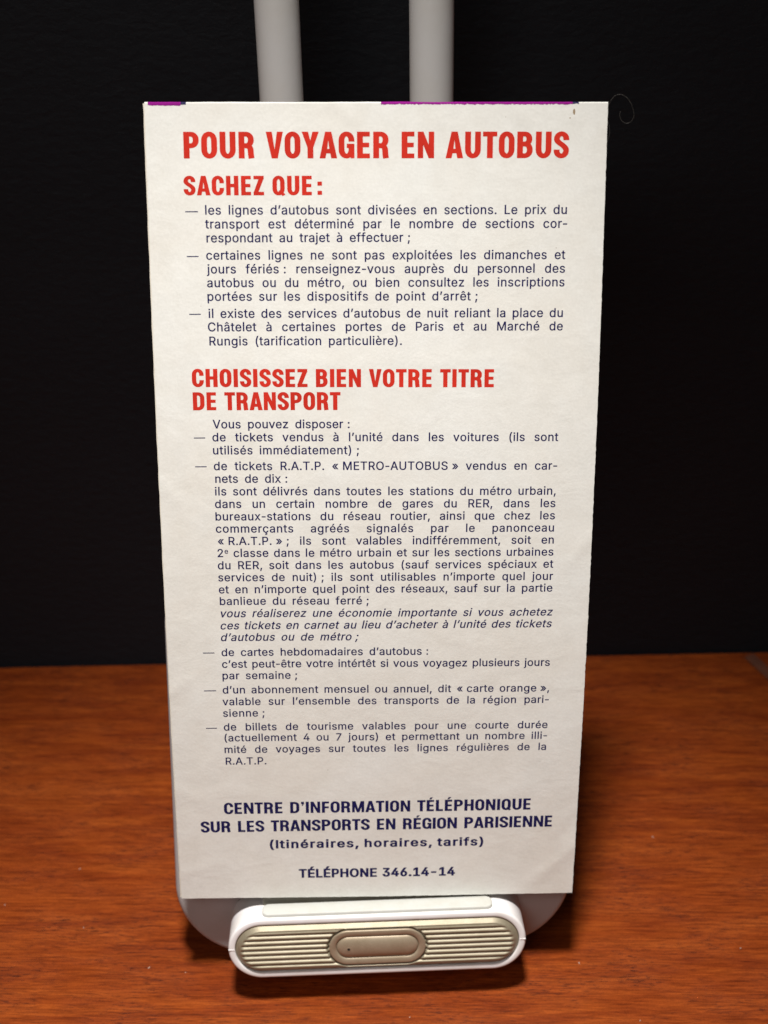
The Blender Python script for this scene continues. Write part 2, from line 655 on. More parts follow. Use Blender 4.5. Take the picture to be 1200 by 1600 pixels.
# handling creases in the margins: start, end, height, half width (mm)
CREASES = [(-10, 206, -3, 199.5, .10, 1.6), (12, 206, 14.5, 200.5, .08, 1.5), (31, 206, 34, 200.2, .10, 1.5), (46, 206, 49, 198, -.08, 1.6),
           (52.6, 15, 40, 2.5, .13, 1.8), (52.6, 24, 47.5, 16, -.08, 1.5), (-52.6, 118, -46.5, 111, .08, 1.5), (-52.6, 62, -46, 67, .08, 1.6),
           (-52.6, 34, -45, 30, .07, 1.6), (52.6, 104, 46.5, 95, .09, 1.6), (52.6, 150, 46.5, 155, .07, 1.5), (-52, 8, -38, 12, .07, 1.8),
           (-30, 0, -26, 9, .07, 1.6), (30, 30, 45, 36, .05, 2.0), (-40, 33, -20, 31, .05, 2.2), (-30, 147, 40, 146.5, .035, 2.4)]


def creases(x, z):
    t = 0.0
    for x0, z0, x1, z1, h, w in CREASES:
        dx, dz = x1 - x0, z1 - z0
        l2 = dx * dx + dz * dz
        q = ((x - x0) * dx + (z - z0) * dz) / l2
        if q < -0.2 or q > 1.2:
            continue
        d = abs((x - x0) * dz - (z - z0) * dx) / math.sqrt(l2)
        if d < 3 * w:
            t += h * math.exp(-(d / w) ** 2) * sstep(1.15, 0.55, q) * sstep(-0.2, 0.0, q)
    return t


FOLD = 0.30


def page_mesh(name, fy, x0, x1, z0, z1, seed, nx=126, nz=246, thick=0.1, rough=0.03):
    rnd = [random.Random(seed + k) for k in range(4)]
    eL = [rnd[0].gauss(0, rough) for _ in range(nz + 1)]
    eR = [rnd[1].gauss(0, rough) for _ in range(nz + 1)]
    eB = [rnd[2].gauss(0, rough * 0.8) for _ in range(nx + 1)]
    verts = []
    for back in (0, 1):
        for j in range(nz + 1):
            for i in range(nx + 1):
                s, t = i / nx, j / nz
                x = x0 + (x1 - x0) * s
                z = z0 + (z1 - z0) * t
                if i == 0: x += eL[j]
                if i == nx: x += eR[j]
                if j == 0: z += eB[i]
                verts.append((x * MM, (fy(x, z) + back * thick) * MM, z * MM))
    faces = []
    W = nx + 1
    off = W * (nz + 1)
    for j in range(nz):
        for i in range(nx):
            a = j * W + i
            faces.append((a, a + 1, a + W + 1, a + W))
            a += off
            faces.append((a, a + W, a + W + 1, a + 1))
    for j in range(nz):
        a, c = j * W, (j + 1) * W
        faces.append((a, c, c + off, a + off))
        a, c = j * W + nx, (j + 1) * W + nx
        faces.append((c, a, a + off, c + off))
    for i in range(nx):
        a, c = i, i + 1
        faces.append((c, a, a + off, c + off))
        a, c = nz * W + i, nz * W + i + 1
        faces.append((a, c, c + off, a + off))
    return mesh(name, verts, faces)


me = page_mesh('front_page', front_y, -PW / 2, PW / 2, 0.0, PL - FOLD, 11)
sharp(me, 40)
front = link('front_page', me, M_PAPER, leaflet)
# folded top: half a roll joining the front panel with the panel behind it
verts, faces = [], []
nx, na = 150, 12


def fold_pt(x, a, lift=0.0):
    """a = 0 at the front panel, 180 at the back panel"""
    if a < 0:
        z = PL - FOLD + a * 1.0
        return (x * MM, (front_y(x, z) - lift) * MM, z * MM)
    wob = 0.05 * noise.noise(Vector((x * 0.25, 5.5, a * 0.6))) + 0.06 * noise.noise(Vector((x * 0.06, 1.5, 0)))
    R = FOLD + lift
    y0 = front_y(x, PL - FOLD)
    return (x * MM, (y0 + FOLD - R * math.cos(a)) * MM, (PL - FOLD + (R + wob * math.sin(a)) * math.sin(a)) * MM)


for j in range(na + 1):
    for i in range(nx + 1):
        verts.append(fold_pt(-PW / 2 + PW * i / nx, math.pi * j / na))
for j in range(na):
    for i in range(nx):
        a = j * (nx + 1) + i
        faces.append((a, a + 1, a + nx + 2, a + nx + 1))
link('folded_edge', mesh('folded_edge', verts, faces), M_PAPER, leaflet, True)


def strip(name, x0, x1, m, seed, lo=40, hi=176):
    """printed colour of the cover wrapping over the fold, with a worn lower edge"""
    rnd = random.Random(seed)
    n = max(4, int((x1 - x0) / 0.22))
    k = 9
    vs, fs = [], []
    for i in range(n + 1):
        x = x0 + (x1 - x0) * i / n
        a0 = math.radians(lo + 6 * noise.noise(Vector((x * 0.9, seed, 0))) + rnd.gauss(0, 3))
        for q in range(k + 1):
            a = a0 + (math.radians(hi) - a0) * q / k
            vs.append(fold_pt(x, a, 0.018))
    for i in range(n):
        for q in range(k):
            a = i * (k + 1) + q
            fs.append((a, a + 1, a + k + 2, a + k + 1))
    return link(name, mesh(name, vs, fs), m, leaflet, True)


strip('magenta_print', -51.8, -44.42, M_MAGENTA, 3, -26)
strip('navy_print', -44.42, -43.2, M_COVER_NAVY, 4, -18)
strip('magenta_print', 0.85, 44.45, M_MAGENTA, 5, -12)
strip('navy_print', 44.45, 45.9, M_COVER_NAVY, 6, -6)

# panels behind, a hair out of register with the front one
for k, (dx, a, o, w) in enumerate(((-0.35, 4.3, 0.36, -0.2), (-0.15, 3.0, 0.75, -0.4), (-0.45, 1.2, 1.15, -0.25))):
    def fy(x, z, a=a, o=o):
        return -a * math.sin(math.pi * min(1, max(0, z / PL))) + o + 0.05 * noise.noise(Vector((x * .03, z * .03, o)))
    me = page_mesh('back_page', fy, -PW / 2 + dx, PW / 2 + w, 0.22 + 0.04 * k, PL - FOLD - 0.05, 40 + 9 * k, 40, 90)
    sharp(me, 40)
    link('back_page', me, M_PAGE, leaflet)

# ------------------------------------------------------------------ lettering
LINES = [
    ('title', 'POUR VOYAGER EN AUTOBUS', -44.06, 193.7, 43.91, 193.67),
    ('sub', 'SACHEZ QUE :', -44.33, 185.5, -12.7, 185.46),
    ('dash', '', -44.16, 181.79, -41.23, 181.81),
    ('b1', 'les lignes d’autobus sont divisées en sections. Le prix du', -39.58, 181.14, 43.82, 181.09),
    ('b1', 'transport est déterminé par le nombre de sections cor-', -39.7, 178.01, 43.95, 177.94),
    ('b1r', 'respondant au trajet à effectuer ;', -39.47, 174.87, 7.54, 174.89),
    ('dash', '', -44.1, 171.66, -41.4, 171.68),
    ('b2', 'certaines lignes ne sont pas exploitées les dimanches et', -39.65, 170.93, 43.75, 170.82),
    ('b2', 'jours fériés : renseignez-vous auprès du personnel des', -39.6, 167.77, 43.76, 167.68),
    ('b2', 'autobus ou du métro, ou bien consultez les inscriptions', -39.63, 164.62, 43.74, 164.52),
    ('b2r', 'portées sur les dispositifs de point d’arrêt ;', -39.64, 161.47, 23.38, 161.34),
    ('dash', '', -43.99, 158.35, -41.31, 158.37),
    ('b3', 'il existe des services d’autobus de nuit reliant la place du', -39.51, 157.5, 43.55, 157.36),
    ('b3', 'Châtelet à certaines portes de Paris et au Marché de', -39.75, 154.36, 43.64, 154.24),
    ('b3r', 'Rungis (tarification particulière).', -39.51, 151.05, 5.71, 150.97),
    ('h', 'CHOISISSEZ BIEN VOTRE TITRE', -43.89, 141.24, 27.59, 140.79),
    ('h', 'DE TRANSPORT', -43.86, 135.65, -8.86, 135.5),
    ('b4r', 'Vous pouvez disposer :', -39.36, 131.19, -6.73, 131.04),
    ('dash', '', -43.92, 128.85, -41.22, 128.86),
    ('b4', 'de tickets vendus à l’unité dans les voitures (ils sont', -39.53, 128.02, 43.41, 127.55),
    ('b4r', 'utilisés immédiatement) ;', -39.48, 124.8, -4.54, 124.62),
    ('dash', '', -43.87, 121.75, -41.11, 121.76),
    ('b5', 'de tickets R.A.T.P. « METRO-AUTOBUS » vendus en car-', -39.42, 120.9, 43.37, 120.44),
    ('b5r', 'nets de dix :', -39.18, 117.74, -21.85, 117.66),
    ('b5', 'ils sont délivrés dans toutes les stations du métro urbain,', -39.35, 114.58, 43.25, 114.12),
    ('b5', 'dans un certain nombre de gares du RER, dans les', -39.45, 111.4, 43.27, 110.97),
    ('b5', 'bureaux-stations du réseau routier, ainsi que chez les', -39.44, 108.22, 43.27, 107.84),
    ('b5', 'commerçants agréés signalés par le panonceau', -39.46, 105.1, 43.14, 104.69),
    ('b5', '« R.A.T.P. » ; ils sont valables indifféremment, soit en', -39.09, 101.9, 43.21, 101.57),
    ('b5', '2^ classe dans le métro urbain et sur les sections urbaines', -39.26, 98.78, 43.23, 98.44),
    ('b5', 'du RER, soit dans les autobus (sauf services spéciaux et', -39.3, 95.59, 43.33, 95.26),
    ('b5', 'services de nuit) ; ils sont utilisables n’importe quel jour', -39.32, 92.43, 43.37, 92.03),
    ('b5', 'et en n’importe quel point des réseaux, sauf sur la partie', -39.27, 89.24, 43.33, 88.92),
    ('b5r', 'banlieue du réseau ferré ;', -39.14, 86.14, -2.31, 85.98),
    ('i', 'vous réaliserez une économie importante si vous achetez', -39.35, 82.84, 43.42, 82.48),
    ('i', 'ces tickets en carnet au lieu d’acheter à l’unité des tickets', -39.32, 79.57, 43.35, 79.3),
    ('ir', 'd’autobus ou de métro ;', -39.34, 76.39, -5.11, 76.26),
    ('dash', '', -43.83, 73.15, -40.95, 73.16),
    ('b6r', 'de cartes hebdomadaires d’autobus :', -39.19, 72.27, 12.64, 72.1),
    ('b6', 'c’est peut-être votre intértêt si vous voyagez plusieurs jours', -39.18, 69.03, 43.48, 68.64),
    ('b6r', 'par semaine ;', -39.18, 65.82, -20.38, 65.75),
    ('dash', '', -43.99, 62.62, -40.89, 62.62),
    ('b7', 'd’un abonnement mensuel ou annuel, dit « carte orange »,', -39.27, 61.82, 43.61, 61.44),
    ('b7', 'valable sur l’ensemble des transports de la région pari-', -39.44, 58.5, 43.62, 58.17),
    ('b7r', 'sienne ;', -39.42, 55.21, -28.88, 55.17),
    ('dash', '', -43.87, 51.94, -41.1, 51.94),
    ('b8', 'de billets de tourisme valables pour une courte durée', -39.36, 51.23, 43.62, 50.89),
    ('b8', '(actuellement 4 ou 7 jours) et permettant un nombre illi-', -39.28, 48.1, 43.61, 47.75),
    ('b8', 'mité de voyages sur toutes les lignes régulières de la', -39.41, 44.68, 43.5, 44.48),
    ('b8r', 'R.A.T.P.', -39.23, 41.27, -28.75, 41.22),
    ('c', 'CENTRE D’INFORMATION TÉLÉPHONIQUE', -40.2, 26.37, 40.15, 26.55),
    ('c', 'SUR LES TRANSPORTS EN RÉGION PARISIENNE', -46.5, 20.77, 46.04, 21.19),
    ('w', '(Itinéraires, horaires, tarifs)', -28.54, 15.61, 28.01, 15.7),
    ('p', 'TÉLÉPHONE 346.14-14', -21.05, 6.3, 20.68, 6.37),
]
GLYPHS = {
    '(': (537, ['175,406 181,519 198,636 224,754 259,867 300,971 347,1060 464,1060 416,953 375,842 342,728 317,616 302,508 297,406 302,316 315,225 338,131 370,32 412,-74 464,-189 347,-189 273,-42 219,107 186,258']),
    ')': (537, ['73,-189 127,-72 169,35 201,135 223,229 235,318 240,406 235,508 219,616 195,728 162,842 121,953 73,1060 190,1060 237,971 279,867 313,754 340,636 356,518 362,406 351,256 317,105 263,-44 190,-189']),
    ',': (369, ['74,-235 133,140 269,140 166,-235']),
    '-': (891, ['662,481 662,369 224,369 224,481']),
    '.': (369, ['187,-9 153,-2 124,17 104,46 97,81 104,115 124,144 153,164 187,170 222,164 251,144 271,115 277,81 271,46 251,17 222,-2']),
    '1': (891, ['150,0 150,107 768,107 768,0', '542,1000 542,0 418,0 418,881 411,881 169,703 169,839 390,1000']),
    '2': (891, ['125,0 125,93 460,450 555,555 587,600 611,642 625,685 629,730 623,780 605,823 575,857 537,883 491,898 440,903 385,897 339,879 301,851 273,813 255,766 250,711 129,711 139,796 169,869 218,930 281,975 357,1004 442,1013 527,1004 601,976 663,932 710,875 739,808 749,732 744,677 729,625 702,569 661,508 525,353 300,119 300,111 765,111 765,0']),
    '3': (891, ['428,-13 341,-5 261,19 192,59 138,113 102,180 86,259 215,259 226,211 249,171 282,139 325,116 374,103 430,98 488,103 541,120 585,146 618,183 640,229 647,285 640,337 621,385 588,427 540,459 476,480 395,487 308,487 308,588 566,881 566,889 137,889 137,1000 732,1000 732,905 415,547 415,568 518,567 606,542 677,498 729,437 762,365 773,285 761,202 728,130 676,70 607,25 524,-4']),
    '4': (891, ['78,207 78,311 485,1000 611,1000 213,326 213,319 812,319 812,207', '554,0 554,238 554,287 554,624 674,624 674,0']),
    '6': (891, ['445,-13 357,-3 280,29 215,79 166,146 135,227 125,318 133,392 157,470 201,560 270,669 496,1000 633,1000 297,513 286,513 302,541 325,565 352,587 385,603 421,614 462,617 547,608 621,579 681,533 727,471 755,396 764,309 754,221 723,143 674,78 609,28 532,-3', '445,95 500,102 548,123 587,156 618,199 637,251 644,309 637,368 618,420 587,462 548,494 500,515 445,522 390,515 342,495 302,463 271,420 252,370 246,311 252,252 271,200 302,156 342,123 390,102']),
    '7': (891, ['191,0 636,881 636,889 122,889 122,1000 768,1000 768,882 324,0']),
    ':': (369, ['187,-9 153,-2 124,17 104,46 97,81 104,115 124,144 153,164 187,170 222,164 251,144 271,115 277,81 271,46 251,17 222,-2', '187,532 153,539 124,558 104,587 97,621 104,656 124,685 153,705 187,711 222,705 251,685 271,656 277,621 271,587 251,558 222,539']),
    ';': (369, ['74,-235 133,140 269,140 166,-235', '203,532 169,539 140,558 120,587 113,621 120,656 140,685 169,705 203,711 238,705 267,685 287,656 293,621 287,587 267,558 238,539']),
    'A': (943, ['32,0 396,1000 543,1000 910,0 776,0 564,595 519,731 456,940 482,940 419,729 374,595 167,0', '216,279 216,391 727,391 727,279']),
    'B': (897, ['118,0 118,1000 474,1000 569,991 646,964 706,923 749,869 774,805 783,735 777,677 760,629 734,591 700,562 661,540 619,524 619,515 667,506 714,483 756,447 791,399 814,340 822,268 813,196 787,131 742,77 677,35 592,9 485,0', '245,112 481,112 552,117 607,132 648,157 686,207 699,269 692,317 673,362 642,399 601,429 549,447 488,454 245,454', '245,561 468,561 520,566 567,582 605,608 635,642 654,683 661,731 649,793 615,843 556,877 472,888 245,888']),
    'C': (1003, ['525,-13 442,-6 366,14 295,49 233,96 180,156 137,226 105,308 86,399 79,499 86,600 105,691 137,773 180,844 233,903 295,951 366,986 442,1006 525,1013 599,1008 669,991 733,964 790,926 840,879 880,822 910,758 930,684 803,684 788,733 765,776 737,812 702,842 663,866 620,883 574,893 525,896 438,884 361,850 296,793 246,715 214,617 203,499 214,382 246,284 296,207 362,150 439,115 525,104 574,107 620,118 663,135 702,158 737,188 765,225 788,267 803,316 930,316 911,243 881,178 840,122 791,75 734,37 670,9 600,-8']),
    'E': (823, ['118,0 118,1000 732,1000 732,888 245,888 245,562 699,562 699,450 245,450 245,112 738,112 738,0']),
    'H': (1016, ['118,0 118,1000 245,1000 245,568 771,568 771,1000 898,1000 898,0 771,0 771,456 245,456 245,0']),
    'I': (300, ['92,0 218,0 218,1000 92,1000']),
    'L': (773, ['118,0 118,1000 245,1000 245,112 710,112 710,0']),
    'M': (1235, ['118,0 118,1000 298,1000 545,368 565,312 588,241 612,165 632,96 604,96 625,162 649,238 672,311 693,368 936,1000 1116,1000 1116,0 991,0 991,572 992,643 993,725 995,812 997,899 1008,899 978,805 947,713 919,633 896,572 672,0 562,0 335,572 313,631 285,710 254,801 220,899 234,899 236,818 238,730 239,646 240,572 240,0']),
    'N': (1029, ['118,0 118,1000 268,1000 674,359 713,296 762,210 813,108 796,105 787,213 785,309 784,383 784,1000 911,1000 911,0 760,0 397,570 349,650 291,749 211,889 234,892 240,754 244,645 246,572 246,0']),
    'O': (1048, ['525,-13 442,-6 366,14 296,49 233,96 181,156 137,226 105,308 86,399 79,499 86,600 105,691 137,773 181,844 233,903 296,951 366,986 442,1006 525,1013 608,1006 684,986 754,951 816,903 869,844 912,773 944,691 963,600 969,499 963,399 944,308 912,226 869,156 816,96 754,49 684,14 608,-6', '525,104 610,115 687,149 752,205 803,283 835,382 846,499 835,618 803,717 752,795 687,851 610,885 525,896 439,885 362,850 297,794 246,716 214,618 203,499 214,382 246,283 297,206 362,150 439,115']),
    'P': (874, ['118,0 118,1000 462,1000 568,990 653,958 719,909 766,845 794,769 803,683 794,598 766,522 719,457 653,407 568,376 462,365 215,365 215,477 457,477 528,483 584,503 626,535 655,577 672,627 677,683 672,740 655,789 626,831 584,862 527,882 456,889 245,889 245,0']),
    'R': (883, ['118,0 118,1000 464,1000 569,990 655,960 721,913 767,851 795,777 805,692 795,607 767,534 721,473 654,427 569,398 464,389 189,389 189,501 459,501 529,507 585,524 627,553 656,591 673,637 679,692 673,748 656,796 627,835 585,864 529,882 458,889 245,889 245,0', '694,0 452,450 595,450 841,0']),
    'S': (878, ['440,-17 338,-9 251,18 179,61 125,118 90,188 75,269 205,269 217,216 243,172 280,139 327,115 381,101 440,97 504,102 562,119 611,145 648,180 671,224 679,274 673,317 653,352 622,379 581,402 481,437 361,470 251,512 169,569 132,615 110,670 102,732 113,812 147,880 201,937 270,979 353,1005 446,1013 540,1005 621,978 689,937 741,882 775,817 788,743 663,743 652,789 629,828 594,860 525,891 442,901 382,896 329,880 285,855 253,822 233,783 226,738 234,692 257,656 292,627 333,606 418,577 520,549 612,518 660,496 705,467 744,432 776,388 796,336 803,272 792,195 760,125 707,66 636,21 546,-8']),
    'T': (882, ['63,888 63,1000 820,1000 820,888 505,888 505,0 379,0 379,888']),
    'U': (1017, ['509,-16 398,-4 303,30 225,85 167,157 130,243 118,340 118,1000 244,1000 244,350 252,282 277,222 315,172 368,133 433,109 509,101 585,109 650,133 702,172 740,222 764,282 772,350 772,1000 899,1000 899,340 887,243 850,157 792,85 714,30 619,-4']),
    'V': (943, ['401,0 32,1000 166,1000 378,405 423,270 487,60 461,60 525,271 569,405 776,1000 910,1000 546,0']),
    'a': (765, ['314,-17 247,-10 186,10 134,42 94,88 68,144 60,212 66,270 85,316 114,352 152,380 197,400 246,414 350,432 459,446 496,452 522,462 537,477 542,501 542,505 537,547 524,583 502,612 471,633 432,646 385,650 335,646 293,634 259,615 231,591 211,565 197,538 81,572 112,633 154,680 205,715 261,738 321,751 381,756 470,746 517,731 562,708 602,675 634,629 655,570 662,494 662,0 544,0 544,102 535,102 495,48 464,23 423,2 374,-12', '335,89 397,96 448,115 488,145 518,183 536,226 542,271 542,373 510,358 455,346 394,337 345,330 264,312 230,296 203,274 186,244 180,206 185,171 200,142 224,119 255,103 292,93']),
    'b': (834, ['451,-16 389,-10 339,7 300,33 271,61 232,115 220,115 220,0 103,0 103,1000 224,1000 224,627 232,627 270,680 299,708 337,733 387,750 450,756 538,744 615,709 679,652 727,575 757,481 767,371 757,261 727,166 679,89 616,31 539,-4', '433,92 497,101 549,129 591,172 621,229 639,297 645,373 639,447 621,513 591,569 550,612 497,639 433,648 369,640 317,614 276,572 246,517 228,450 222,373 228,294 246,226 276,170 318,128 370,101']),
    'c': (778, ['407,-16 312,-4 230,32 161,90 110,167 78,261 67,368 78,478 110,572 161,649 230,707 312,744 407,756 461,752 511,741 558,724 600,700 637,669 668,633 693,591 711,544 595,515 571,569 531,611 476,639 407,648 340,639 285,610 243,565 213,508 195,441 189,368 195,297 213,231 243,174 285,130 340,101 407,91 477,101 532,130 573,174 598,230 713,201 696,153 671,110 639,73 602,42 559,17 512,-1 461,-12']),
    'd': (834, ['384,-16 296,-4 219,31 155,89 107,166 77,261 67,371 77,481 108,575 156,652 220,709 297,744 385,756 448,750 497,733 536,708 565,680 602,627 611,627 611,1000 731,1000 731,0 615,0 615,115 603,115 564,61 534,33 496,7 446,-10', '402,92 465,101 517,128 559,170 589,226 607,294 613,373 607,450 589,517 559,572 518,614 465,640 402,648 337,639 284,612 243,569 213,513 195,447 189,373 195,297 213,229 243,172 285,129 338,101']),
    'e': (794, ['417,-16 316,-4 230,32 161,90 109,167 78,260 67,367 77,475 109,569 159,647 226,706 308,743 403,756 464,751 523,735 578,709 627,670 670,619 702,554 723,475 730,381 730,333 147,333 147,434 664,434 609,397 603,467 585,528 556,578 516,617 465,641 403,649 341,641 288,616 245,578 214,530 195,474 189,415 189,349 196,273 217,209 251,158 297,121 353,98 418,91 460,94 499,104 532,120 561,143 584,172 601,207 718,178 694,124 659,77 612,38 555,9 490,-10']),
    'f': (499, ['448,746 448,643 13,643 13,746', '158,0 158,848 166,907 188,955 222,993 266,1020 316,1036 368,1042 437,1036 477,1024 447,921 422,928 383,932 336,925 303,904 285,870 279,823 279,0']),
    'g': (836, ['407,-296 329,-291 263,-274 207,-249 162,-216 126,-178 99,-136 199,-80 239,-130 267,-154 303,-174 349,-187 407,-191 489,-180 555,-148 587,-113 606,-68 612,-11 612,134 602,134 563,82 534,54 496,31 446,15 383,9 298,20 222,52 157,105 108,177 77,268 67,376 77,484 108,577 157,652 221,709 298,744 385,756 448,750 498,733 537,708 567,680 605,627 615,627 615,746 732,746 732,-17 721,-106 689,-177 637,-230 571,-267 493,-289', '403,116 466,124 518,148 559,186 590,238 608,302 614,379 608,453 590,519 560,573 519,614 466,640 403,648 338,639 285,612 243,570 213,516 195,451 189,379 195,305 214,241 244,188 286,149 339,124']),
    'h': (806, ['224,446 224,0 103,0 103,1000 224,1000 224,565 201,565 243,653 299,712 368,745 447,756 518,748 580,725 631,685 670,631 694,560 702,473 702,0 582,0 582,462 571,540 537,598 483,635 413,647 362,641 316,624 278,595 248,556 230,506']),
    'i': (328, ['103,0 103,746 224,746 224,0', '164,870 133,876 106,894 87,919 81,950 87,981 106,1006 133,1024 164,1029 197,1024 224,1006 242,981 248,950 242,919 224,894 197,876']),
    'j': (328, ['103,746 224,746 224,-59 218,-123 200,-178 169,-222 127,-254 73,-274 7,-281 -19,-281 -19,-170 4,-170 49,-163 80,-141 97,-106 103,-57', '164,870 132,876 105,894 87,919 81,950 87,981 105,1006 132,1024 164,1029 196,1024 223,1006 242,981 248,950 242,919 223,894 196,876']),
    'k': (748, ['216,269 216,416 237,416 559,746 708,746 362,392 348,392', '103,0 103,1000 224,1000 224,0', '578,0 291,365 376,450 731,0']),
    'm': (1199, ['103,0 103,746 220,746 221,580 211,580 231,635 260,680 297,715 338,739 384,754 431,759 506,747 565,709 607,652 631,579 614,579 633,631 663,674 702,710 748,737 801,754 858,759 921,752 977,731 1025,695 1063,646 1087,581 1095,501 1095,0 974,0 974,499 969,548 954,586 929,615 880,641 823,650 776,644 736,628 703,603 679,570 664,531 659,486 659,0 539,0 539,511 529,567 497,611 450,640 392,650 350,645 310,629 275,604 247,569 229,523 224,468 224,0']),
    'n': (805, ['224,446 224,0 103,0 103,746 219,746 220,565 201,565 243,653 299,712 368,745 447,756 518,748 580,725 631,685 670,631 694,560 702,473 702,0 582,0 582,462 571,540 537,598 483,635 413,647 362,641 316,624 278,595 248,556 230,506']),
    'o': (816, ['407,-16 312,-4 230,32 161,90 110,167 78,261 67,368 78,478 110,572 161,649 230,707 312,744 407,756 504,744 587,707 655,649 706,572 738,478 749,368 738,261 706,167 655,90 587,32 504,-4', '407,91 476,101 531,130 574,174 604,231 622,297 627,368 622,441 604,507 574,565 531,610 476,639 407,648 340,639 285,610 243,565 213,508 195,441 189,368 195,297 213,231 243,174 285,130 340,101']),
    'p': (834, ['103,-281 103,746 220,746 220,627 232,627 270,680 299,708 337,733 387,750 450,756 538,744 615,709 679,652 727,575 757,481 767,371 757,261 727,166 679,89 616,31 539,-4 451,-16 389,-10 339,7 301,33 271,61 232,115 224,115 224,-281', '433,92 497,101 549,129 591,172 621,229 639,297 645,373 639,447 621,513 591,569 550,612 497,639 433,648 369,640 317,614 276,572 246,517 228,450 222,373 228,294 246,226 276,170 318,128 370,101']),
    'q': (834, ['731,-281 611,-281 611,115 602,115 564,61 534,33 496,7 446,-10 384,-16 296,-4 219,31 155,89 107,166 77,261 67,371 77,481 108,575 156,652 220,709 297,744 385,756 448,750 497,733 536,708 565,680 603,627 615,627 615,746 731,746', '402,92 465,101 517,128 559,170 589,226 607,294 613,373 607,450 589,517 559,572 518,614 465,640 402,648 337,639 284,612 243,569 213,513 195,447 189,373 195,297 213,229 243,172 285,129 338,101']),
    'r': (509, ['103,0 103,746 219,746 219,631 227,631 255,682 300,722 355,748 419,756 451,756 478,754 478,634 452,638 407,640 357,635 313,618 276,592 247,557 229,515 224,466 224,0']),
    's': (718, ['358,-16 285,-10 221,7 166,35 121,75 89,125 70,185 185,209 207,156 244,119 294,97 356,89 426,98 481,122 515,159 527,202 520,238 499,267 465,289 417,305 293,334 205,365 142,409 105,467 92,538 101,599 128,652 170,695 226,728 293,749 368,756 439,750 499,732 548,704 588,667 617,622 637,570 527,545 508,585 477,620 431,645 368,654 307,646 257,623 224,588 213,545 221,507 244,478 282,456 338,438 451,411 540,381 602,337 639,280 651,209 642,147 614,93 570,47 511,13 439,-9']),
    't': (447, ['401,746 401,643 13,643 13,746', '128,926 248,926 248,192 253,150 268,121 294,104 335,98 364,100 397,105 419,3 377,-5 331,-8 271,-2 221,14 181,42 151,80 133,127 128,183']),
    'u': (806, ['358,-10 288,-2 226,21 175,60 136,115 112,186 103,273 103,746 224,746 224,283 235,206 269,147 323,111 393,99 444,104 490,122 528,150 557,190 576,240 582,300 582,746 702,746 702,0 586,0 586,180 604,180 562,92 505,33 437,1']),
    'v': (765, ['319,0 34,746 166,746 325,305 367,171 404,41 362,41 399,171 440,305 599,746 730,746 445,0']),
    'x': (744, ['41,0 337,429 336,336 56,746 197,746 290,601 352,498 407,405 345,405 398,498 458,601 554,746 691,746 410,332 410,421 703,0 564,0 454,168 393,268 340,357 402,357 351,268 291,168 180,0']),
    'y': (765, ['93,-272 121,-168 140,-172 174,-177 204,-175 231,-165 256,-145 278,-114 296,-70 319,-3 34,746 166,746 325,305 367,170 404,41 361,41 398,171 440,305 600,746 730,746 401,-114 376,-167 347,-210 313,-243 274,-267 230,-281 180,-285 127,-281']),
    'z': (748, ['82,0 82,90 499,628 499,635 94,635 94,746 654,746 654,650 248,118 248,111 666,111 666,0']),
    '«': (791, ['331,97 64,411 331,726 468,726 206,411 468,97', '603,97 337,411 603,726 741,726 478,411 741,97']),
    '»': (791, ['51,97 313,411 51,726 188,726 455,411 188,97', '324,97 585,411 324,726 460,726 728,411 460,97']),
    'É': (823, ['118,0 118,1000 732,1000 732,888 245,888 245,562 699,562 699,450 245,450 245,112 738,112 738,0', '375,1097 469,1295 603,1295 474,1097']),
    'à': (765, ['314,-17 247,-10 186,10 134,42 94,88 68,144 60,212 66,270 85,316 114,352 152,380 197,400 246,414 350,432 459,446 496,452 522,462 537,477 542,501 542,505 537,547 524,583 502,612 471,633 432,646 385,650 335,646 293,634 259,615 231,591 211,565 197,538 81,572 112,633 154,680 205,715 261,738 321,751 381,756 470,746 517,731 562,708 602,675 634,629 655,570 662,494 662,0 544,0 544,102 535,102 495,48 464,23 423,2 374,-12', '335,89 397,96 448,115 488,145 518,183 536,226 542,271 542,373 510,358 455,346 394,337 345,330 264,312 230,296 203,274 186,244 180,206 185,171 200,142 224,119 255,103 292,93', '325,843 195,1040 329,1040 423,843']),
    'â': (765, ['314,-17 247,-10 186,10 134,42 94,88 68,144 60,212 66,270 85,316 114,352 152,380 197,400 246,414 350,432 459,446 496,452 522,462 537,477 542,501 542,505 537,547 524,583 502,612 471,633 432,646 385,650 335,646 293,634 259,615 231,591 211,565 197,538 81,572 112,633 154,680 205,715 261,738 321,751 381,756 470,746 517,731 562,708 602,675 634,629 655,570 662,494 662,0 544,0 544,102 535,102 495,48 464,23 423,2 374,-12', '335,89 397,96 448,115 488,145 518,183 536,226 542,271 542,373 510,358 455,346 394,337 345,330 264,312 230,296 203,274 186,244 180,206 185,171 200,142 224,119 255,103 292,93', '275,856 157,856 157,861 315,1040 429,1040 587,861 587,856 467,856 372,973']),
    'ç': (778, ['407,-16 312,-4 230,32 161,90 110,167 78,261 67,368 78,478 110,572 161,649 230,707 312,744 407,756 461,752 511,741 558,724 600,700 637,669 668,633 693,591 711,544 595,515 571,569 531,611 476,639 407,648 340,639 285,610 243,565 213,508 195,441 189,368 195,297 213,231 243,174 285,130 340,101 407,91 477,101 532,130 573,174 598,230 713,201 696,153 671,110 639,73 602,42 559,17 512,-1 461,-12', '333,-281 333,-210 412,-210 443,-208 463,-200 474,-187 478,-166 474,-145 463,-132 443,-125 412,-122 357,-122 377,32 441,32 441,0 441,-58 498,-66 537,-86 560,-120 568,-167 558,-218 530,-253 482,-274 413,-281']),
